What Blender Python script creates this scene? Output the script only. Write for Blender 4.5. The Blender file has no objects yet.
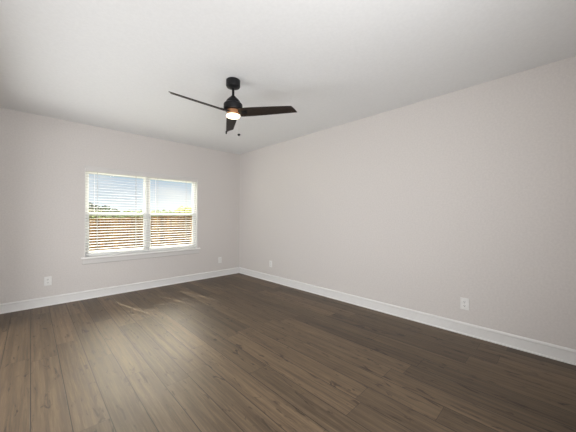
import bpy, bmesh, math, random
from mathutils import Vector, Matrix
random.seed(7)
S = bpy.context.scene
COL = S.collection
R = math.radians

# ------------------------------------------------------------------ camera
CAM = Vector((-3.466, -5.18, 1.30))
HEAD = R(44.2)
FW = Vector((math.sin(HEAD), math.cos(HEAD), 0))
RT = Vector((math.cos(HEAD), -math.sin(HEAD), 0))
cd = bpy.data.cameras.new('camera')
cd.sensor_width = 36
cd.lens = 36 * 264 / 576
cd.shift_y = 0.8 / 576
cd.clip_start = 0.03
cam = bpy.data.objects.new('camera', cd)
COL.objects.link(cam)
cam.location = CAM
cam.rotation_euler = (Matrix.Rotation(-HEAD, 3, 'Z') @ Matrix.Rotation(R(90), 3, 'X') @ Matrix.Rotation(R(0.2), 3, 'Z')).to_euler()   # a touch of roll
S.camera = cam
S.cycles.use_light_tree = False

# ------------------------------------------------------------------ exposure
S.view_settings.view_transform = 'Standard'
S.view_settings.look = 'None'
S.view_settings.exposure = 0.24
S.view_settings.gamma = 1.0
S.view_settings.use_curve_mapping = False

# ------------------------------------------------------------------ sky
SUN_EL = R(50)
SUN_AZ = Vector((-0.262, 1.0, 0)).normalized()      # towards the sun
SUN_DIR = Vector((SUN_AZ.x * math.cos(SUN_EL), SUN_AZ.y * math.cos(SUN_EL), math.sin(SUN_EL)))
SKY_GLOW = 0.2                                    # added bright patch of sky, made up for the floor glare
GLARE_AZ, GLARE_EL = R(16), R(34)
GLARE_DIR = (math.sin(GLARE_AZ) * math.cos(GLARE_EL), math.cos(GLARE_AZ) * math.cos(GLARE_EL), math.sin(GLARE_EL))
w = bpy.data.worlds.new('sky')
S.world = w
w.use_nodes = True
nt = w.node_tree
nt.nodes.clear()


def N(nt, typ, **kw):
    n = nt.nodes.new(typ)
    for k, v in kw.items():
        if k == 'inp':
            for a, b in v.items():
                n.inputs[a].default_value = b
        else:
            setattr(n, k, v)
    return n


def math_node(nt, op, a=None, b=None, c=None, clamp=False):
    n = nt.nodes.new('ShaderNodeMath')
    n.operation = op
    n.use_clamp = clamp
    for i, v in enumerate((a, b, c)):
        if v is None:
            continue
        if isinstance(v, (int, float)):
            n.inputs[i].default_value = v
        else:
            nt.links.new(v, n.inputs[i])
    return n.outputs[0]


def maprange(nt, v, a, b, c, d, smooth=True):
    n = nt.nodes.new('ShaderNodeMapRange')
    n.interpolation_type = 'SMOOTHSTEP' if smooth else 'LINEAR'
    for i, x in zip((1, 2, 3, 4), (a, b, c, d)):
        n.inputs[i].default_value = x
    nt.links.new(v, n.inputs[0])
    return n.outputs[0]


def mixc(nt, f, a, b, blend='MIX'):
    n = nt.nodes.new('ShaderNodeMix')
    n.data_type = 'RGBA'
    n.blend_type = blend
    for s, v in ((n.inputs[0], f), (n.inputs[6], a), (n.inputs[7], b)):
        if isinstance(v, (int, float)):
            s.default_value = v
        elif isinstance(v, tuple):
            s.default_value = v if len(v) == 4 else (*v, 1)
        else:
            nt.links.new(v, s)
    return n.outputs[2]


tc = N(nt, 'ShaderNodeTexCoord')
sep = N(nt, 'ShaderNodeSeparateXYZ')
nt.links.new(tc.outputs['Generated'], sep.inputs[0])
z = sep.outputs[2]
base = mixc(nt, maprange(nt, z, 0.0, 0.30, 0, 1), (0.70, 0.80, 0.92), (0.48, 0.68, 0.95))
mp = N(nt, 'ShaderNodeMapping', inp={'Scale': (1.0, 1.0, 3.0)})
nt.links.new(tc.outputs['Generated'], mp.inputs[0])
cl = N(nt, 'ShaderNodeTexNoise', inp={'Scale': 3.2, 'Detail': 6.0, 'Roughness': 0.55})
nt.links.new(mp.outputs[0], cl.inputs['Vector'])
base = mixc(nt, maprange(nt, cl.outputs[0], 0.45, 0.68, 0, 0.6), base, (0.95, 0.97, 1.0))
dot = N(nt, 'ShaderNodeVectorMath', operation='DOT_PRODUCT')
nt.links.new(tc.outputs['Generated'], dot.inputs[0])
dot.inputs[1].default_value = GLARE_DIR
base = mixc(nt, maprange(nt, dot.outputs['Value'], 0.925, 0.96, 0, 1), base, (1.0, 0.90, 0.76))
glow = math_node(nt, 'ADD', maprange(nt, dot.outputs['Value'], 0.928, 0.985, 0, SKY_GLOW), 0.74)
bg = N(nt, 'ShaderNodeBackground')
nt.links.new(base, bg.inputs[0])
nt.links.new(glow, bg.inputs[1])
out = N(nt, 'ShaderNodeOutputWorld')
nt.links.new(bg.outputs[0], out.inputs[0])

# ------------------------------------------------------------------ sun and large lights
sd = bpy.data.lights.new('sun', 'SUN')
sd.energy = 20.0
sd.color = (1.0, 0.95, 0.86)
sd.angle = R(0.3)
sun = bpy.data.objects.new('sun', sd)
COL.objects.link(sun)
sun.location = (-2, 6, 8)
sun.rotation_euler = SUN_DIR.to_track_quat('Z', 'Y').to_euler()


# added broad sun lamp that throws the window glare on the floor
kd = bpy.data.lights.new('glare_fill', 'SUN')
kd.energy = 11.5
kd.color = (1.0, 0.90, 0.76)
kd.angle = R(40)
glare_sun = bpy.data.objects.new('glare_fill', kd)
COL.objects.link(glare_sun)
glare_sun.location = (2, 7, 6)
glare_sun.rotation_euler = Vector(GLARE_DIR).to_track_quat('Z', 'Y').to_euler()


def area(name, loc, aim, sx, sy, power, color):
    d = bpy.data.lights.new(name, 'AREA')
    d.shape = 'RECTANGLE'
    d.size, d.size_y = sx, sy
    d.energy = power
    d.color = color
    o = bpy.data.objects.new(name, d)
    COL.objects.link(o)
    o.location = loc
    o.rotation_euler = (Vector(aim) - Vector(loc)).to_track_quat('-Z', 'Y').to_euler()
    return o


# added fill light behind the unseen opening in the left wall
area('fill_light_left', (-4.7, -1.9, 0.98), (0, -1.9, 0.9), 2.2, 1.8, 58, (0.97, 0.985, 1.0))
# added fill light in the made-up opening behind the camera
area('fill_light_rear', (-2.95, -5.64, 1.1), (-2.75, 0, 3.0), 1.4, 1.9, 66, (0.97, 0.985, 1.0))

# ------------------------------------------------------------------ materials


def material(name, color=(0.8, 0.8, 0.8), rough=0.5, metal=0.0, **kw):
    m = bpy.data.materials.new(name)
    m.use_nodes = True
    b = m.node_tree.nodes['Principled BSDF']
    b.inputs['Base Color'].default_value = (*color, 1)
    b.inputs['Roughness'].default_value = rough
    b.inputs['Metallic'].default_value = metal
    for k, v in kw.items():
        b.inputs[k].default_value = v
    return m


def textured(name, color, rough, scale, strength, dist=0.002, var=0.03, detail=3.0):
    """painted surface: soft bump and a faint mottling"""
    m = material(name, color, rough)
    nt = m.node_tree
    b = nt.nodes['Principled BSDF']
    tc = N(nt, 'ShaderNodeTexCoord')
    n = N(nt, 'ShaderNodeTexNoise', inp={'Scale': scale, 'Detail': detail})
    nt.links.new(tc.outputs['Object'], n.inputs['Vector'])
    bp = N(nt, 'ShaderNodeBump', inp={'Strength': strength, 'Distance': dist})
    nt.links.new(n.outputs[0], bp.inputs['Height'])
    nt.links.new(bp.outputs[0], b.inputs['Normal'])
    c = mixc(nt, maprange(nt, n.outputs[0], 0.3, 0.7, 0, 1), tuple(x * (1 - var) for x in color), tuple(min(1, x * (1 + var)) for x in color))
    nt.links.new(c, b.inputs['Base Color'])
    return m


M = {}
M['wall'] = textured('greige_wall_paint', (0.65, 0.615, 0.59), 0.6, 55, 0.3, 0.002)
M['ceiling'] = textured('white_ceiling_paint', (0.79, 0.795, 0.795), 0.75, 48, 0.3, 0.002, 0.015)
M['trim'] = textured('white_trim_paint', (0.765, 0.755, 0.74), 0.35, 20, 0.02, 0.002, 0.004)
M['apron'] = textured('shaded_trim_paint', (0.66, 0.64, 0.62), 0.5, 20, 0.02, 0.002, 0.004)  # white trim in a darker tone: shade put into its colour
M['vinyl'] = textured('white_vinyl', (0.90, 0.90, 0.89), 0.3, 30, 0.03, 0.002, 0.004)
M['blind'] = textured('white_blind', (0.50, 0.50, 0.49), 0.4, 40, 0.04)
M['rail'] = textured('white_blind_rail', (0.85, 0.85, 0.83), 0.35, 40, 0.02, 0.002, 0.004)
M['jamb'] = textured('white_jamb_paint', (0.90, 0.89, 0.87), 0.4, 20, 0.02, 0.002, 0.004)
M['cord'] = textured('blind_cord', (0.45, 0.45, 0.44), 0.8, 200, 0.2)
M['black'] = textured('matte_black_metal', (0.012, 0.012, 0.013), 0.38, 60, 0.05)
M['blade'] = textured('dark_blade', (0.026, 0.019, 0.015), 0.5, 30, 0.06, 0.002, 0.15)
for k in ('black', 'blade'):
    M[k].node_tree.nodes['Principled BSDF'].inputs['Specular IOR Level'].default_value = 0.22
M['bronze'] = textured('bronze_metal', (0.42, 0.20, 0.09), 0.45, 60, 0.03)
M['plate'] = textured('white_plastic', (0.80, 0.79, 0.77), 0.3, 40, 0.02)
M['slot'] = material('dark_slot', (0.03, 0.03, 0.03), 0.6)
M['steel'] = material('chain_steel', (0.55, 0.54, 0.52), 0.35, 0.9)
M['bark'] = textured('bark', (0.13, 0.09, 0.06), 0.9, 12, 0.8, 0.02, 0.3)


def wood_floor():
    W, L, X0 = 0.185, 1.52, -3.467
    m = material('wood_plank_floor', rough=0.4)
    nt = m.node_tree
    b = nt.nodes['Principled BSDF']
    tc = N(nt, 'ShaderNodeTexCoord')
    sp = N(nt, 'ShaderNodeSeparateXYZ')
    nt.links.new(tc.outputs['Object'], sp.inputs[0])
    u = math_node(nt, 'DIVIDE', math_node(nt, 'SUBTRACT', sp.outputs[0], X0), W)
    row = math_node(nt, 'FLOOR', u)
    fu = math_node(nt, 'FRACT', u)
    wn = N(nt, 'ShaderNodeTexWhiteNoise', noise_dimensions='1D')
    nt.links.new(row, wn.inputs['W'])
    v = math_node(nt, 'ADD', math_node(nt, 'DIVIDE', sp.outputs[1], L), math_node(nt, 'MULTIPLY', wn.outputs[0], 7.31))
    colm = math_node(nt, 'FLOOR', v)
    fv = math_node(nt, 'FRACT', v)
    cid = N(nt, 'ShaderNodeCombineXYZ')
    nt.links.new(row, cid.inputs[0])
    nt.links.new(colm, cid.inputs[1])
    pn = N(nt, 'ShaderNodeTexWhiteNoise', noise_dimensions='2D')
    nt.links.new(cid.outputs[0], pn.inputs['Vector'])
    # grain: stretched along the plank, shifted for each plank
    off = N(nt, 'ShaderNodeVectorMath', operation='SCALE')
    nt.links.new(pn.outputs['Color'], off.inputs[0])
    off.inputs['Scale'].default_value = 37.0
    add = N(nt, 'ShaderNodeVectorMath', operation='ADD')
    nt.links.new(tc.outputs['Object'], add.inputs[0])
    nt.links.new(off.outputs[0], add.inputs[1])

    def grain(sx, sy, detail, rough, distort=0.0):
        mp = N(nt, 'ShaderNodeMapping', inp={'Scale': (sx, sy, 1)})
        nt.links.new(add.outputs[0], mp.inputs[0])
        g = N(nt, 'ShaderNodeTexNoise', inp={'Scale': 1.0, 'Detail': detail, 'Roughness': rough, 'Distortion': distort})
        nt.links.new(mp.outputs[0], g.inputs['Vector'])
        return g.outputs[0]
    g1 = grain(20, 1.1, 5, 0.6, 0.8)       # broad figure
    g2 = grain(110, 5, 3, 0.6)            # fine pores
    g3 = grain(20, 4.5, 3, 0.6, 1.0)        # knots and cloudy streaks
    dark, mid, light = (0.080, 0.053, 0.031), (0.122, 0.083, 0.049), (0.200, 0.141, 0.086)
    c = mixc(nt, maprange(nt, g1, 0.30, 0.70, 0, 1), dark, mid)
    c = mixc(nt, maprange(nt, g2, 0.42, 0.70, 0, 0.45), c, light)
    c = mixc(nt, maprange(nt, g3, 0.585, 0.70, 0, 0.85), c, (0.030, 0.019, 0.012))
    g4 = grain(42, 0.7, 3, 0.6, 0.3)       # long light and dark streaks
    tone = math_node(nt, 'MULTIPLY', maprange(nt, pn.outputs[0], 0, 1, 0.74, 1.26, False), maprange(nt, g4, 0.30, 0.70, 0.80, 1.20))
    hsv = N(nt, 'ShaderNodeHueSaturation')
    nt.links.new(c, hsv.inputs['Color'])
    nt.links.new(tone, hsv.inputs['Value'])
    # joints
    eu = math_node(nt, 'MULTIPLY', math_node(nt, 'MINIMUM', fu, math_node(nt, 'SUBTRACT', 1.0, fu)), W)
    ev = math_node(nt, 'MULTIPLY', math_node(nt, 'MINIMUM', fv, math_node(nt, 'SUBTRACT', 1.0, fv)), L)
    seam = math_node(nt, 'MAXIMUM', maprange(nt, eu, 0.0012, 0.0036, 1, 0), maprange(nt, ev, 0.0010, 0.0030, 0.6, 0))
    col = mixc(nt, math_node(nt, 'MULTIPLY', seam, 0.92), hsv.outputs[0], (0.012, 0.008, 0.006))
    nt.links.new(col, b.inputs['Base Color'])
    h = math_node(nt, 'ADD', math_node(nt, 'MULTIPLY', g2, 0.25), math_node(nt, 'ADD', math_node(nt, 'MULTIPLY', g1, 0.3), math_node(nt, 'MULTIPLY', seam, -1.2)))
    bp = N(nt, 'ShaderNodeBump', inp={'Strength': 0.35, 'Distance': 0.0015})
    nt.links.new(h, bp.inputs['Height'])
    nt.links.new(bp.outputs[0], b.inputs['Normal'])
    rg = maprange(nt, g2, 0.3, 0.7, 0.44, 0.54)
    nt.links.new(rg, b.inputs['Roughness'])
    b.inputs['Specular IOR Level'].default_value = 0.45
    return m


M['floor'] = wood_floor()


def glass_mat():
    m = bpy.data.materials.new('window_glass')
    m.use_nodes = True
    nt = m.node_tree
    nt.nodes.clear()
    o = N(nt, 'ShaderNodeOutputMaterial')
    t = N(nt, 'ShaderNodeBsdfTransparent', inp={'Color': (0.95, 0.97, 0.96, 1)})
    g = N(nt, 'ShaderNodeBsdfGlossy', inp={'Roughness': 0.02})
    lw = N(nt, 'ShaderNodeLayerWeight', inp={'Blend': 0.5})
    fr = math_node(nt, 'ADD', math_node(nt, 'MULTIPLY', math_node(nt, 'POWER', lw.outputs['Facing'], 5.0), 0.6), 0.025)
    mx = N(nt, 'ShaderNodeMixShader')
    nt.links.new(fr, mx.inputs[0])
    nt.links.new(t.outputs[0], mx.inputs[1])
    nt.links.new(g.outputs[0], mx.inputs[2])
    nt.links.new(mx.outputs[0], o.inputs[0])
    return m


M['glass'] = glass_mat()


def screen_mat():
    m = bpy.data.materials.new('insect_screen')
    m.use_nodes = True
    nt = m.node_tree
    nt.nodes.clear()
    o = N(nt, 'ShaderNodeOutputMaterial')
    t = N(nt, 'ShaderNodeBsdfTransparent')
    g = N(nt, 'ShaderNodeBsdfDiffuse', inp={'Color': (0.012, 0.012, 0.012, 1)})
    mx = N(nt, 'ShaderNodeMixShader', inp={'Fac': 0.22})
    nt.links.new(t.outputs[0], mx.inputs[1])
    nt.links.new(g.outputs[0], mx.inputs[2])
    nt.links.new(mx.outputs[0], o.inputs[0])
    return m


M['screen'] = screen_mat()
M['lens'] = material('lit_frosted_lens', (1, 0.95, 0.88), 0.4, **{'Emission Color': (1.0, 0.74, 0.45, 1), 'Emission Strength': 4.2})


M['lens'].cycles.emission_sampling = 'NONE'


def fence_mat():
    m = material('cedar_pickets', (0.5, 0.3, 0.15), 0.8)
    nt = m.node_tree
    b = nt.nodes['Principled BSDF']
    tc = N(nt, 'ShaderNodeTexCoord')
    sp = N(nt, 'ShaderNodeSeparateXYZ')
    nt.links.new(tc.outputs['Object'], sp.inputs[0])
    wn = N(nt, 'ShaderNodeTexWhiteNoise', noise_dimensions='1D')
    nt.links.new(math_node(nt, 'FLOOR', math_node(nt, 'DIVIDE', sp.outputs[0], 0.145)), wn.inputs['W'])
    mp = N(nt, 'ShaderNodeMapping', inp={'Scale': (30, 30, 2)})
    nt.links.new(tc.outputs['Object'], mp.inputs[0])
    g = N(nt, 'ShaderNodeTexNoise', inp={'Scale': 1.0, 'Detail': 5.0})
    nt.links.new(mp.outputs[0], g.inputs['Vector'])
    c = mixc(nt, maprange(nt, g.outputs[0], 0.3, 0.7, 0, 1), (0.25, 0.098, 0.014), (0.48, 0.235, 0.042))
    h = N(nt, 'ShaderNodeHueSaturation')
    nt.links.new(c, h.inputs['Color'])
    nt.links.new(maprange(nt, wn.outputs[0], 0, 1, 0.65, 1.25, False), h.inputs['Value'])
    nt.links.new(h.outputs[0], b.inputs['Base Color'])
    return m


M['fence'] = fence_mat()


def leaf_mat(name, a, c2):
    m = material(name, a, 0.7)
    nt = m.node_tree
    b = nt.nodes['Principled BSDF']
    tc = N(nt, 'ShaderNodeTexCoord')
    g = N(nt, 'ShaderNodeTexNoise', inp={'Scale': 2.5, 'Detail': 6.0})
    nt.links.new(tc.outputs['Object'], g.inputs['Vector'])
    nt.links.new(mixc(nt, maprange(nt, g.outputs[0], 0.35, 0.65, 0, 1), a, c2), b.inputs['Base Color'])
    return m


M['leaf_dark'] = leaf_mat('dark_leaves', (0.05, 0.075, 0.05), (0.14, 0.18, 0.11))
M['leaf_green'] = leaf_mat('green_leaves', (0.17, 0.24, 0.06), (0.36, 0.42, 0.13))
M['leaf_lime'] = leaf_mat('yellow_green_leaves', (0.42, 0.46, 0.10), (0.70, 0.70, 0.25))
M['grass'] = leaf_mat('lawn', (0.15, 0.17, 0.07), (0.26, 0.27, 0.13))

# ------------------------------------------------------------------ mesh helpers


def bx(bm, x0, x1, y0, y1, z0, z1):
    r = bmesh.ops.create_cube(bm, size=1)
    for v in r['verts']:
        v.co = Vector(((x0, x1)[v.co.x > 0], (y0, y1)[v.co.y > 0], (z0, z1)[v.co.z > 0]))
    return r['verts']


def lathe(bm, prof, seg=40, cx=0.0, cy=0.0):
    rings = []
    for r, zz in prof:
        if r < 1e-6:
            rings.append([bm.verts.new((cx, cy, zz))])
        else:
            rings.append([bm.verts.new((cx + r * math.cos(2 * math.pi * i / seg), cy + r * math.sin(2 * math.pi * i / seg), zz)) for i in range(seg)])
    for a, b in zip(rings, rings[1:]):
        for i in range(seg):
            j = (i + 1) % seg
            if len(a) == 1 and len(b) == 1:
                continue
            if len(a) == 1:
                bm.faces.new((a[0], b[j], b[i]))
            elif len(b) == 1:
                bm.faces.new((a[i], a[j], b[0]))
            else:
                bm.faces.new((a[i], a[j], b[j], b[i]))


def tube(bm, p0, p1, r, seg=8):
    p0, p1 = Vector(p0), Vector(p1)
    d = p1 - p0
    mt = Matrix.Translation((p0 + p1) / 2) @ d.to_track_quat('Z', 'Y').to_matrix().to_4x4()
    bmesh.ops.create_cone(bm, cap_ends=True, segments=seg, radius1=r, radius2=r, depth=d.length, matrix=mt)


def prism(bm, prof, a, b, axis):
    """extrude a closed (d, z) profile from a to b along 'x' or 'y'; d runs along the other axis"""
    def P(t, d, zz):
        return (t, d, zz) if axis == 'x' else (d, t, zz)
    A = [bm.verts.new(P(a, d, zz)) for d, zz in prof]
    B = [bm.verts.new(P(b, d, zz)) for d, zz in prof]
    n = len(prof)
    for i in range(n):
        bm.faces.new((A[i], A[(i + 1) % n], B[(i + 1) % n], B[i]))
    bm.faces.new(A[::-1])
    bm.faces.new(B)


def obj(name, bm, mat, parent=None, bevel=0.0, smooth=False, seg=2, normals=True):
    if normals:
        bmesh.ops.recalc_face_normals(bm, faces=bm.faces)
    me = bpy.data.meshes.new(name)
    bm.to_mesh(me)
    bm.free()
    me.materials.append(mat)
    o = bpy.data.objects.new(name, me)
    COL.objects.link(o)
    if smooth:
        for p in me.polygons:
            p.use_smooth = True
        me.set_sharp_from_angle(angle=R(35))
    if bevel:
        md = o.modifiers.new('bevel', 'BEVEL')
        md.width = bevel
        md.segments = seg
        md.limit_method = 'ANGLE'
    if parent:
        o.parent = parent
    return o


def empty(name, loc=(0, 0, 0), rz=0.0):
    o = bpy.data.objects.new(name, None)
    COL.objects.link(o)
    o.location = loc
    o.rotation_euler = (0, 0, rz)
    o.empty_display_size = 0.1
    return o


def tag(o, label, cat, group=None):
    o['label'] = label
    o['category'] = cat
    if group:
        o['group'] = group
    return o


def structure(o):
    o['kind'] = 'structure'
    return o


def copy_tree(o, parent=None):
    c = o.copy()
    COL.objects.link(c)
    c.parent = parent
    for ch in list(o.children):
        copy_tree(ch, c)
    return c


B = bmesh.new
# ------------------------------------------------------------------ room shell
H = 2.74
XL, YF = -3.93, -5.62            # left wall, front wall (behind the camera)
T = 0.14
WX0, WX1, WZ0, WZ1 = -2.865, -1.022, 0.655, 2.052
PT = 0.14                         # wall thickness of the window wall

b = B(); bx(b, XL - T, T, YF - T, PT, -0.12, 0); structure(obj('floor', b, M['floor']))
b = B(); bx(b, XL - T, T, YF - T, PT, H, H + 0.12); structure(obj('ceiling', b, M['ceiling']))


def wall_with_hole(bm, axis, d0, d1, a0, a1, h0, h1, z0, z1):
    """wall slab from d0 to d1 thick, running a0..a1, with one opening h0..h1 x z0..z1 (one ring of quads per face)"""
    def P(a, d, zz):
        return (a, d, zz) if axis == 'x' else (d, a, zz)
    As, Zs = [a0, h0, h1, a1], ([0, z0, z1, H] if z0 > 0 else [0, z1, H])
    hole = (1, 1) if z0 > 0 else (1, 0)
    V = {}
    for k, d in enumerate((d0, d1)):
        for i, a in enumerate(As):
            for j, zz in enumerate(Zs):
                V[k, i, j] = bm.verts.new(P(a, d, zz))
    nz = len(Zs) - 1
    solid = {(i, j) for i in range(3) for j in range(nz)} - {hole}
    for i, j in solid:
        for k in (0, 1):
            bm.faces.new((V[k, i, j], V[k, i + 1, j], V[k, i + 1, j + 1], V[k, i, j + 1]))
        for (di, dj, e) in ((-1, 0, ((i, j), (i, j + 1))), (1, 0, ((i + 1, j), (i + 1, j + 1))), (0, -1, ((i, j), (i + 1, j))), (0, 1, ((i, j + 1), (i + 1, j + 1)))):
            if (i + di, j + dj) not in solid:
                (p, q) = e
                bm.faces.new((V[0, *p], V[0, *q], V[1, *q], V[1, *p]))


b = B(); wall_with_hole(b, 'x', 0, PT, XL - T, T, WX0, WX1, WZ0, WZ1); structure(obj('wall_back', b, M['wall']))
b = B(); bx(b, 0, T, YF - T, 0, 0, H); structure(obj('wall_right', b, M['wall']))
b = B(); wall_with_hole(b, 'y', XL - T, XL, YF - T, 0, -3.0, -0.8, 0, 2.15); structure(obj('wall_left', b, M['wall']))  # opening added out of view for the left fill light
b = B(); wall_with_hole(b, 'x', YF - T, YF, XL, 0, -3.72, -2.2, 0, 2.15); structure(obj('wall_front', b, M['wall']))  # opening added out of view for the rear fill light

# added shells beyond the openings, unseen, to close out stray daylight
b = B(); bx(b, -6.6, -6.5, -6.0, 1.0, -0.12, H); bx(b, -6.6, XL - T, 0.9, 1.0, -0.12, H); bx(b, -6.6, XL - T, -6.1, -6.0, -0.12, H); structure(obj('wall_added_left', b, M['wall']))
b = B(); bx(b, -6.5, XL - T, -6.0, 0.9, -0.12, 0); structure(obj('floor_added_left', b, M['floor']))
b = B(); bx(b, -6.6, XL - T, -6.1, 1.0, H, H + 0.12); structure(obj('ceiling_added_left', b, M['ceiling']))
b = B(); bx(b, XL - T, T, -7.3, -7.2, -0.12, H); bx(b, XL - T - 0.1, XL - T, -7.3, YF - T, -0.12, H); bx(b, T, T + 0.1, -7.3, YF - T, -0.12, H); structure(obj('wall_added_rear', b, M['wall']))
b = B(); bx(b, XL - T, T, -7.2, YF - T, -0.12, 0); structure(obj('floor_added_rear', b, M['floor']))
b = B(); bx(b, XL - T - 0.1, T + 0.1, -7.3, YF - T, H, H + 0.12); structure(obj('ceiling_added_rear', b, M['ceiling']))

# baseboards: flat board with an eased, stepped top edge
BB = [(0, 0), (0.028, 0), (0.0275, 0.006), (0.025, 0.0105), (0.021, 0.013), (0.013, 0.0145), (0.013, 0.100), (0.0165, 0.106), (0.0165, 0.114), (0.010, 0.124), (0, 0.130)]


def baseboard(name, axis, wall, sign, a, b_):
    bm = B()
    prism(bm, [(wall + sign * d, zz) for d, zz in BB], a, b_, axis)
    # shoe strip at the floor
    structure(obj(name, bm, M['trim']))


baseboard('baseboard_back', 'x', 0, -1, XL, 0)
baseboard('baseboard_right', 'y', 0, -1, YF, -0.028)
bl = B(); prism(bl, [(XL + d, zz) for d, zz in BB], YF, -3.0, 'y'); prism(bl, [(XL + d, zz) for d, zz in BB], -0.8, -0.028, 'y')
structure(obj('baseboard_left', bl, M['trim']))
bl = B(); prism(bl, [(YF + d, zz) for d, zz in BB], -2.2, -0.028, 'x'); prism(bl, [(YF + d, zz) for d, zz in BB], XL + 0.028, -3.72, 'x')
structure(obj('baseboard_front', bl, M['trim']))

# white jamb liners inside the window opening
b = B(); bx(b, WX0, WX0 + 0.006, 0.0005, 0.138, WZ0 + 0.002, WZ1); bx(b, WX1 - 0.006, WX1, 0.0005, 0.138, WZ0 + 0.002, WZ1); bx(b, WX0 + 0.006, WX1 - 0.006, 0.0005, 0.138, WZ1 - 0.006, WZ1)
structure(obj('trim_3', b, M['jamb']))
# window stool (inner sill board) and apron
b = B(); bx(b, WX0 - 0.05, WX1 + 0.05, -0.040, 0, WZ0 - 0.022, WZ0 + 0.002); bx(b, WX0 + 0.001, WX1 - 0.001, -0.001, 0.085, WZ0 - 0.0005, WZ0 + 0.002)
structure(obj('trim_1', b, M['jamb'], bevel=0.004))
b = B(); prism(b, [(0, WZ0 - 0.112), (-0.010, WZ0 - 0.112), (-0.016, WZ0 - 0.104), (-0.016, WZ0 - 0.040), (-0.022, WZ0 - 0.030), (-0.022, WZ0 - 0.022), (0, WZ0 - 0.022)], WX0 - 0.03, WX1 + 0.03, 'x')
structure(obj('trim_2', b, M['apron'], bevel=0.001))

# ------------------------------------------------------------------ window (twin single-hung unit)
win = structure(empty('window_1', ((WX0 + WX1) / 2, 0.11, WZ0)))


def local(o, root):
    o.matrix_parent_inverse = Matrix.Translation(-Vector(root.location))
    return o


FY0, FY1 = 0.082, 0.138
MX = (WX0 + WX1) / 2
FR = 0.036
b = B()
bx(b, WX0, WX0 + FR, FY0, FY1, WZ0 + 0.002, WZ1); bx(b, WX1 - FR, WX1, FY0, FY1, WZ0 + 0.002, WZ1)
bx(b, WX0 + FR, WX1 - FR, FY0, FY1, WZ1 - FR, WZ1); bx(b, WX0 + FR, WX1 - FR, FY0, FY1, WZ0 + 0.002, WZ0 + FR)
local(obj('window_frame', b, M['vinyl'], win, bevel=0.003), win)
b = B(); bx(b, MX - 0.030, MX + 0.030, FY0 - 0.004, FY1, WZ0 + FR, WZ1 - FR); bx(b, MX - 0.012, MX + 0.012, FY0 - 0.010, FY0 - 0.003, WZ0 + FR, WZ1 - FR)
local(obj('mullion', b, M['vinyl'], win, bevel=0.003), win)
ZM = 1.345


def sash(x0, x1, z0, z1, y0, y1, side, top, bot, name, screen):
    bm = B()
    bx(bm, x0, x0 + side, y0, y1, z0, z1); bx(bm, x1 - side, x1, y0, y1, z0, z1)
    bx(bm, x0 + side, x1 - side, y0, y1, z1 - top, z1); bx(bm, x0 + side, x1 - side, y0, y1, z0, z0 + bot)
    s = local(obj(name, bm, M['vinyl'], win, bevel=0.002), win)
    bm = B(); ym = (y0 + y1) / 2
    bx(bm, x0 + side - 0.004, x1 - side + 0.004, ym - 0.002, ym + 0.002, z0 + bot - 0.004, z1 - top + 0.004)
    g = obj('pane', bm, M['glass']); g.parent = s
    if screen:
        bm = B(); bx(bm, x0 + 0.01, x1 - 0.01, 0.1335, 0.1345, z0 + 0.005, z1 - 0.01)
        local(obj('insect_screen', bm, M['screen'], win), win)
    return s


for x0, x1 in ((WX0 + FR, MX - 0.030), (MX + 0.030, WX1 - FR)):
    sash(x0, x1, ZM - 0.022, WZ1 - FR, 0.112, 0.130, 0.026, 0.026, 0.040, 'upper_sash', False)
    sash(x0, x1, WZ0 + FR, ZM + 0.020, 0.088, 0.110, 0.030, 0.042, 0.045, 'lower_sash', True)

# ------------------------------------------------------------------ blinds
SLAT, PITCH, BY = 0.050, 0.0445, 0.040
HR0 = 2.004                                   # headrail underside


def slat_grid(bm, x0, x1, yc, zc, holes):
    """one slat: slightly crowned, with a routed slot at each cord"""
    xs = [x0]
    for h in holes:
        xs += [h - 0.012, h + 0.012]
    xs.append(x1)
    ys = [-0.025, -0.013, 0.013, 0.025]
    crown = [0.0, 0.0012, 0.0012, 0.0]
    th = 0.0028
    tilt = math.tan(R(5.0))                # room-side edge a little lower
    V = {}
    for k in (0, 1):
        for i, x in enumerate(xs):
            for j, y in enumerate(ys):
                V[k, i, j] = bm.verts.new((x, yc + y, zc + y * tilt + crown[j] + (th if k else 0)))
    nx = len(xs) - 1
    solid = {(i, j) for i in range(nx) for j in range(3) if not (i % 2 == 1 and j == 1)}
    for i, j in solid:
        bm.faces.new((V[1, i, j], V[1, i + 1, j], V[1, i + 1, j + 1], V[1, i, j + 1]))
        bm.faces.new((V[0, i, j], V[0, i, j + 1], V[0, i + 1, j + 1], V[0, i + 1, j]))
        for (di, dj, p, q) in ((-1, 0, (i, j), (i, j + 1)), (1, 0, (i + 1, j), (i + 1, j + 1)), (0, -1, (i, j), (i + 1, j)), (0, 1, (i, j + 1), (i + 1, j + 1))):
            if (i + di, j + dj) not in solid:
                bm.faces.new((V[0, *p], V[0, *q], V[1, *q], V[1, *p]))


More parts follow.
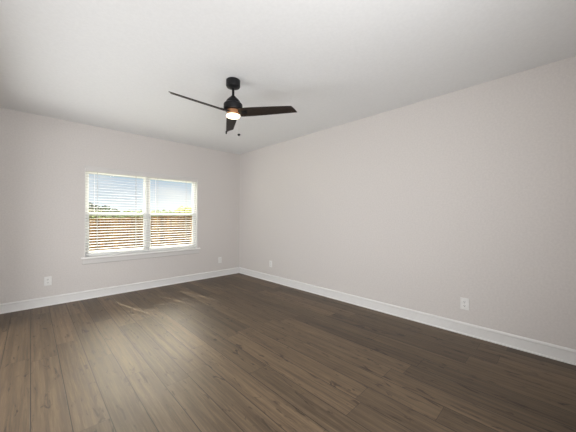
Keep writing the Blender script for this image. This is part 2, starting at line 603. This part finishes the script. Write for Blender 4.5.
def blind(x0, x1, cords, label):
    r = empty('window_blind', ((x0 + x1) / 2, BY, HR0))
    tag(r, label, 'blind', 'white slatted blinds in the window')
    bm = B(); bx(bm, x0, x1, BY - 0.028, BY + 0.028, HR0, WZ1 - 0.007)
    local(obj('headrail', bm, M['rail'], r, bevel=0.002), r)
    bm = B()
    zc = HR0 - 0.030
    zb = WZ0 + 0.045
    while zc > zb + 0.02:
        slat_grid(bm, x0 + 0.003, x1 - 0.003, BY, zc, cords)
        zc -= PITCH
    local(obj('slats', bm, M['blind'], r), r)
    bm = B(); bx(bm, x0 + 0.003, x1 - 0.003, BY - 0.025, BY + 0.025, zb - 0.010, zb + 0.006)
    local(obj('bottom_rail', bm, M['rail'], r, bevel=0.003), r)
    for c in cords:
        bm = B()
        for yy in (BY - 0.0262, BY + 0.0262):
            tube(bm, (c, yy, zb), (c, yy, HR0 + 0.01), 0.0011, 6)
        tube(bm, (c, BY, zb), (c, BY, HR0 + 0.01), 0.0009, 6)
        local(obj('ladder_cord', bm, M['cord'], r), r)
    return r


BL = blind(WX0 + 0.010, MX - 0.004, (-2.70, -2.14), 'wide white slatted window blind hanging in the left half of the window')
BR = blind(MX + 0.004, WX1 - 0.012, (-1.78, -1.24), 'white slatted window blind hanging in the right half of the window')
# tilt wand of each blind
for r, x in ((BL, -2.745), (BR, -1.825)):
    yw = BY - 0.0298
    bm = B(); tube(bm, (x, yw, HR0 - 0.01), (x, yw, HR0 - 0.64), 0.0030, 8); tube(bm, (x, yw, HR0 - 0.64), (x, yw, HR0 - 0.67), 0.0034, 8); bx(bm, x - 0.003, x + 0.003, yw - 0.002, yw + 0.004, HR0 - 0.02, HR0 + 0.01)
    local(obj('tilt_wand', bm, M['rail'], r), r)
# valance running across both blinds
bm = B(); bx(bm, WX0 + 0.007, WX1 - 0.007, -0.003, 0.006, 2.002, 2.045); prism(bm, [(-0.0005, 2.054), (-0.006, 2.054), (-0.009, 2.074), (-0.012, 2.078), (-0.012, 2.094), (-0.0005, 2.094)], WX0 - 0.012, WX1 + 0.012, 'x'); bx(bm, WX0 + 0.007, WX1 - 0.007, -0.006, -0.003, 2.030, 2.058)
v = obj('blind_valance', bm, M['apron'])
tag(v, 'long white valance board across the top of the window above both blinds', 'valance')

# ------------------------------------------------------------------ ceiling fan
FP = CAM + FW * 2.79 + RT * -0.584
fan = empty('ceiling_fan', (FP.x, FP.y, H), -HEAD)          # local x = right, y = away from the camera
tag(fan, 'black three-blade ceiling fan with a lit round lamp and two pull chains', 'ceiling fan')


def fz(zz):
    return zz - H - 0.008


b = B(); lathe(b, [(0, 0), (0.070, 0), (0.073, -0.003), (0.073, -0.062), (0.068, -0.073), (0.045, -0.084), (0.020, -0.088), (0, -0.088)]); obj('canopy', b, M['black'], fan, smooth=True)
b = B(); lathe(b, [(0, -0.08), (0.013, -0.08), (0.013, fz(2.545)), (0, fz(2.545))], 24); obj('downrod', b, M['black'], fan, smooth=True)
b = B(); lathe(b, [(0, fz(2.580)), (0.022, fz(2.580)), (0.028, fz(2.572)), (0.058, fz(2.543)), (0.071, fz(2.526)), (0.074, fz(2.516)), (0.074, fz(2.506)), (0.090, fz(2.500)), (0.098, fz(2.490)), (0.099, fz(2.440)), (0.095, fz(2.432)), (0.080, fz(2.428)), (0, fz(2.428))], 48)
obj('motor_housing', b, M['black'], fan, smooth=True)
b = B(); lathe(b, [(0, fz(2.429)), (0.063, fz(2.429)), (0.064, fz(2.380)), (0.060, fz(2.376)), (0, fz(2.376))], 40); obj('light_fitting', b, M['bronze'], fan, smooth=True)['label'] = 'bronze light fitting'
b = B(); lathe(b, [(0, fz(2.380)), (0.060, fz(2.380)), (0.068, fz(2.378)), (0.071, fz(2.373)), (0.069, fz(2.364)), (0.060, fz(2.358)), (0.040, fz(2.355)), (0, fz(2.354))], 40)
obj('lamp_lens', b, M['lens'], fan, smooth=True)['label'] = 'glowing white lamp lens'


def blade(ang, k=1.0):
    """tapering pitched blade with a slanted tip, and its short iron"""
    st = [(0.070, 0.060), (0.10, 0.063), (0.20, 0.063), (0.40, 0.057), (0.58, 0.049), (0.652, 0.046)]
    bm = B()
    rows = []
    for r, hw in st:
        r = r * k if r > 0.15 else r
        ra, rb = r, r
        if hw < 0.047:
            ra, rb = r + 0.024, r - 0.026          # slanted tip: the lower edge reaches further
        ring = []
        for (s, up) in ((-1, 1), (-1, -1), (-0.5, -1), (0, -1), (0.5, -1), (1, -1), (1, 1), (0.5, 1), (0, 1), (-0.5, 1)):
            rr = ra + (rb - ra) * (1 - s) / 2 * 1.0
            ring.append((rr, s * hw, up * 0.003 + 0.006 * (1 - s * s)))
        rows.append(ring)
    P = R(19)
    mt = Matrix.Rotation(ang, 4, 'Z') @ Matrix.Translation((0, 0, fz(2.404))) @ Matrix.Rotation(-P, 4, 'X')
    vs = [[bm.verts.new(mt @ Vector(p)) for p in ring] for ring in rows]
    n = len(vs[0])
    for a, c in zip(vs, vs[1:]):
        for i in range(n):
            bm.faces.new((a[i], a[(i + 1) % n], c[(i + 1) % n], c[i]))
    bm.faces.new(vs[0]); bm.faces.new(vs[-1])
    o = obj('blade', bm, M['blade'], fan, smooth=True)
    bm = B()
    bx(bm, 0.055, 0.15, -0.022, 0.022, -0.002, 0.012)
    for q in (0.115, 0.138):
        for s in (-0.011, 0.011):
            tube(bm, (q, s, -0.0075), (q, s, 0.0), 0.0045, 8)
    bmesh.ops.transform(bm, matrix=mt, verts=bm.verts)
    obj('blade_iron', bm, M['black'], o)


for a, k in ((224, 1.0), (-9, 1.0), (106, 0.95)):
    blade(R(a), k)

for lx, ly, z1, prof in ((-0.066, -0.022, 2.206, [(0, 0), (0.004, 0), (0.0072, -0.006), (0.0078, -0.026), (0.005, -0.032), (0, -0.033)]),
                         (0.066, -0.020, 2.178, [(0, 0), (0.004, 0), (0.013, -0.004), (0.0155, -0.010), (0.012, -0.018), (0.005, -0.024), (0, -0.025)])):
    bm = B(); tube(bm, (lx, ly, fz(2.37)), (lx, ly, fz(z1)), 0.0007, 6)
    zz = fz(2.37)
    while zz > fz(z1):
        bmesh.ops.create_icosphere(bm, subdivisions=1, radius=0.0014, matrix=Matrix.Translation((lx, ly, zz)))
        zz -= 0.006
    c = obj('pull_chain', bm, M['steel'], fan)
    bm = B(); lathe(bm, [(r, zz + fz(z1)) for r, zz in prof], 20, lx, ly)
    obj('fob', bm, M['black'], c, smooth=True)

# ------------------------------------------------------------------ wall outlets


def outlet(loc, rz, label):
    r = empty('wall_outlet', loc, rz)            # local -y faces the room
    tag(r, label, 'outlet', 'white wall outlets')
    bm = B(); bx(bm, -0.041, 0.041, -0.0065, 0, -0.065, 0.065)
    obj('cover_plate', bm, M['plate'], r, bevel=0.003)
    for s in (-1, 1):
        bm = B()
        lathe(bm, [(0, 0), (0.0172, 0), (0.0172, 0.004), (0.0160, 0.0045), (0, 0.0045)], 28)
        for v_ in bm.verts:
            v_.co = Vector((v_.co.x, -0.0055 - v_.co.z, max(-0.0145, min(0.0145, v_.co.y)) + s * 0.0215))
        rc = obj('receptacle', bm, M['plate'], r)
        bm = B()
        bx(bm, -0.0075, -0.0050, -0.0106, -0.0098, s * 0.0215 - 0.001, s * 0.0215 + 0.0085)
        bx(bm, 0.0050, 0.0075, -0.0106, -0.0098, s * 0.0215 - 0.001, s * 0.0215 + 0.0070)
        bmesh.ops.create_cone(bm, cap_ends=True, segments=12, radius1=0.003, radius2=0.003, depth=0.0008, matrix=Matrix.Translation((0, -0.0102, s * 0.0215 - 0.008)) @ Matrix.Rotation(R(90), 4, 'X'))
        obj('slots', bm, M['slot'], rc)
    bm = B(); bmesh.ops.create_cone(bm, cap_ends=True, segments=14, radius1=0.0034, radius2=0.0026, depth=0.0015, matrix=Matrix.Translation((0, -0.0070, 0)) @ Matrix.Rotation(R(90), 4, 'X'))
    obj('screw', bm, M['steel'], r)
    return r


o1 = outlet((-3.291, 0, 0.355), 0, 'white wall outlet low on the window wall, to the left below the window')
for loc, rz, lab in (((-0.505, 0, 0.350), 0, 'white wall outlet low on the window wall, near the room corner'),
                     ((0, -1.124, 0.350), R(-90), 'white wall outlet on the long right wall, nearest the room corner'),
                     ((0, -4.446, 0.338), R(-90), 'largest white wall outlet, on the long right wall far from the corner')):
    c = copy_tree(o1)
    c.location = loc
    c.rotation_euler = (0, 0, rz)
    c['label'] = lab

# ------------------------------------------------------------------ yard
GZ = -0.55
b = B(); bmesh.ops.create_grid(b, x_segments=1, y_segments=1, size=0.5)
for v_ in b.verts:
    v_.co = Vector((v_.co.x * 160, 0.3 + (v_.co.y + 0.5) * 110, GZ))
structure(obj('ground', b, M['grass']))

FYD = 7.0
fence = empty('wooden_fence', (0, FYD, GZ))
tag(fence, 'tall orange-brown wooden picket fence across the yard outside the window', 'fence')


def ftop(x):
    return 1.28 + 0.028 * x - GZ


bm = B()
x = -9.0
while x < 12:
    z1 = ftop(x) + random.uniform(-0.008, 0.008)
    vs = bx(bm, x + 0.003, x + 0.142, -0.018, 0, 0.03, z1)
    for v_ in vs:                                # dog-eared tops
        pass
    x += 0.145
obj('pickets', bm, M['fence'], fence)
for h in (0.35, 0.95, 1.55):
    bm = B(); bx(bm, -9, 12, 0.0, 0.04, h, h + 0.09); obj('rail', bm, M['fence'], fence)
x = -8.8
while x < 12:
    bm = B(); bx(bm, x, x + 0.09, 0.04, 0.13, 0.0, ftop(x) - 0.06); obj('post', bm, M['fence'], fence)
    x += 2.4


def tree(name, x, y, z0, rx, rz, n, mat, label, cat, trunk=True, group=None, lobes=7, leaf=0.16):
    root = empty(name, (x, y, GZ))
    tag(root, label, cat, group)
    bm = B()
    cs = [(0, 0, 0, 1.0)] + [(random.uniform(-.6, .6), random.uniform(-.6, .6), random.uniform(-.45, .6), random.uniform(.4, .65)) for _ in range(lobes)]
    zc = z0 + rz - GZ
    for _ in range(n):
        cx, cy, cz, s = random.choice(cs)
        d = Vector((random.gauss(0, 1), random.gauss(0, 1), random.gauss(0, 1))).normalized() * s * random.uniform(.55, 1.0) ** .5
        p = Vector((rx * (cx * .7 + d.x * .75), rx * (cy * .7 + d.y * .75), zc + rz * (cz * .7 + d.z * .75)))
        q = Matrix.Rotation(random.uniform(0, 6.3), 4, 'Z') @ Matrix.Rotation(random.uniform(0, 3.1), 4, 'X')
        s_ = leaf * random.uniform(.6, 1.3)
        vs = [bm.verts.new(p + (q @ Vector(c)) * s_) for c in ((-1, 0, 0), (0, -.5, .1), (1, 0, 0), (0, .5, .1))]
        bm.faces.new(vs)
    obj('foliage', bm, mat, root, normals=False)
    if trunk:
        bm = B()
        lathe(bm, [(0.16, 0), (0.11, zc * .5), (0.07, zc), (0.02, zc + rz * .5), (0, zc + rz * .5)], 10)
        for k in range(6):
            a = k * 1.05
            tube(bm, (0, 0, zc * (.6 + .06 * k)), (rx * .55 * math.cos(a), rx * .55 * math.sin(a), zc + rz * random.uniform(-.1, .4)), 0.03, 6)
        obj('trunk', bm, M['bark'], root)
    return root


def at(px, depth):
    p = CAM + FW * depth + RT * ((px - 288) / 264 * depth)
    return p.x, p.y


def up(py, depth):
    return 1.30 + (216 - py) / 264 * depth


# dark trees behind the left part of the fence
for px, dep, top, bot, rx, lab in ((92, 27, 201.5, 214, 0.8, 'dark loose tree beyond the fence, leftmost in the window'),
                                   (103, 29, 203.5, 214, 1.0, 'dark spreading tree beyond the fence, second from the left in the window'),
                                   (113, 31, 207.5, 214, 0.9, 'low dark tree beyond the fence, third from the left in the window')):
    x, y = at(px, dep)
    z0, z1 = up(bot, dep), up(top, dep)
    tree('shade_tree', x, y, z0, rx, (z1 - z0) / 2, 260, M['leaf_dark'], lab, 'tree', group='dark trees beyond the fence', leaf=0.13)
# lime tree seen through the right blind
dep = 24
x, y = at(185, dep)
tree('leafy_tree', x, y, up(219, dep), 1.0, (up(203.5, dep) - up(219, dep)) / 2, 1400, M['leaf_lime'], 'bright yellow-green bushy tree above the fence at the right of the window', 'tree', leaf=0.13)
# vine-like shrub over the left part of the fence
x, y = at(96, 11.5)
tree('leafy_shrub', x, y, up(226, 11.5), 1.0, 0.30, 900, M['leaf_green'], 'bright green shrub showing just over the left end of the fence', 'shrub', trunk=True, leaf=0.05)
# distant hedge of trees on the horizon
bm = B()
for k in range(5200):
    px = random.uniform(60, 235)
    dep = random.uniform(44, 56)
    hgt = 210.8 + 0.9 * math.sin(px * .35) * math.sin(px * .13 + 1) + 0.5 * math.sin(px * 1.1)
    x, y = at(px, dep)
    zz = random.uniform(GZ + .3, up(hgt, dep))
    q = Matrix.Rotation(random.uniform(0, 6.3), 4, 'Z') @ Matrix.Rotation(random.uniform(0, 3.1), 4, 'X')
    s_ = random.uniform(.18, .36)
    bm.faces.new([bm.verts.new(Vector((x, y, zz)) + (q @ Vector(c)) * s_) for c in ((-1, 0, 0), (0, -.6, .1), (1, 0, 0), (0, .6, .1))])
tl = obj('distant_treeline', bm, M['leaf_green'], normals=False)
tl['kind'] = 'stuff'
tag(tl, 'low dark green line of far trees along the horizon beyond the fence', 'trees')
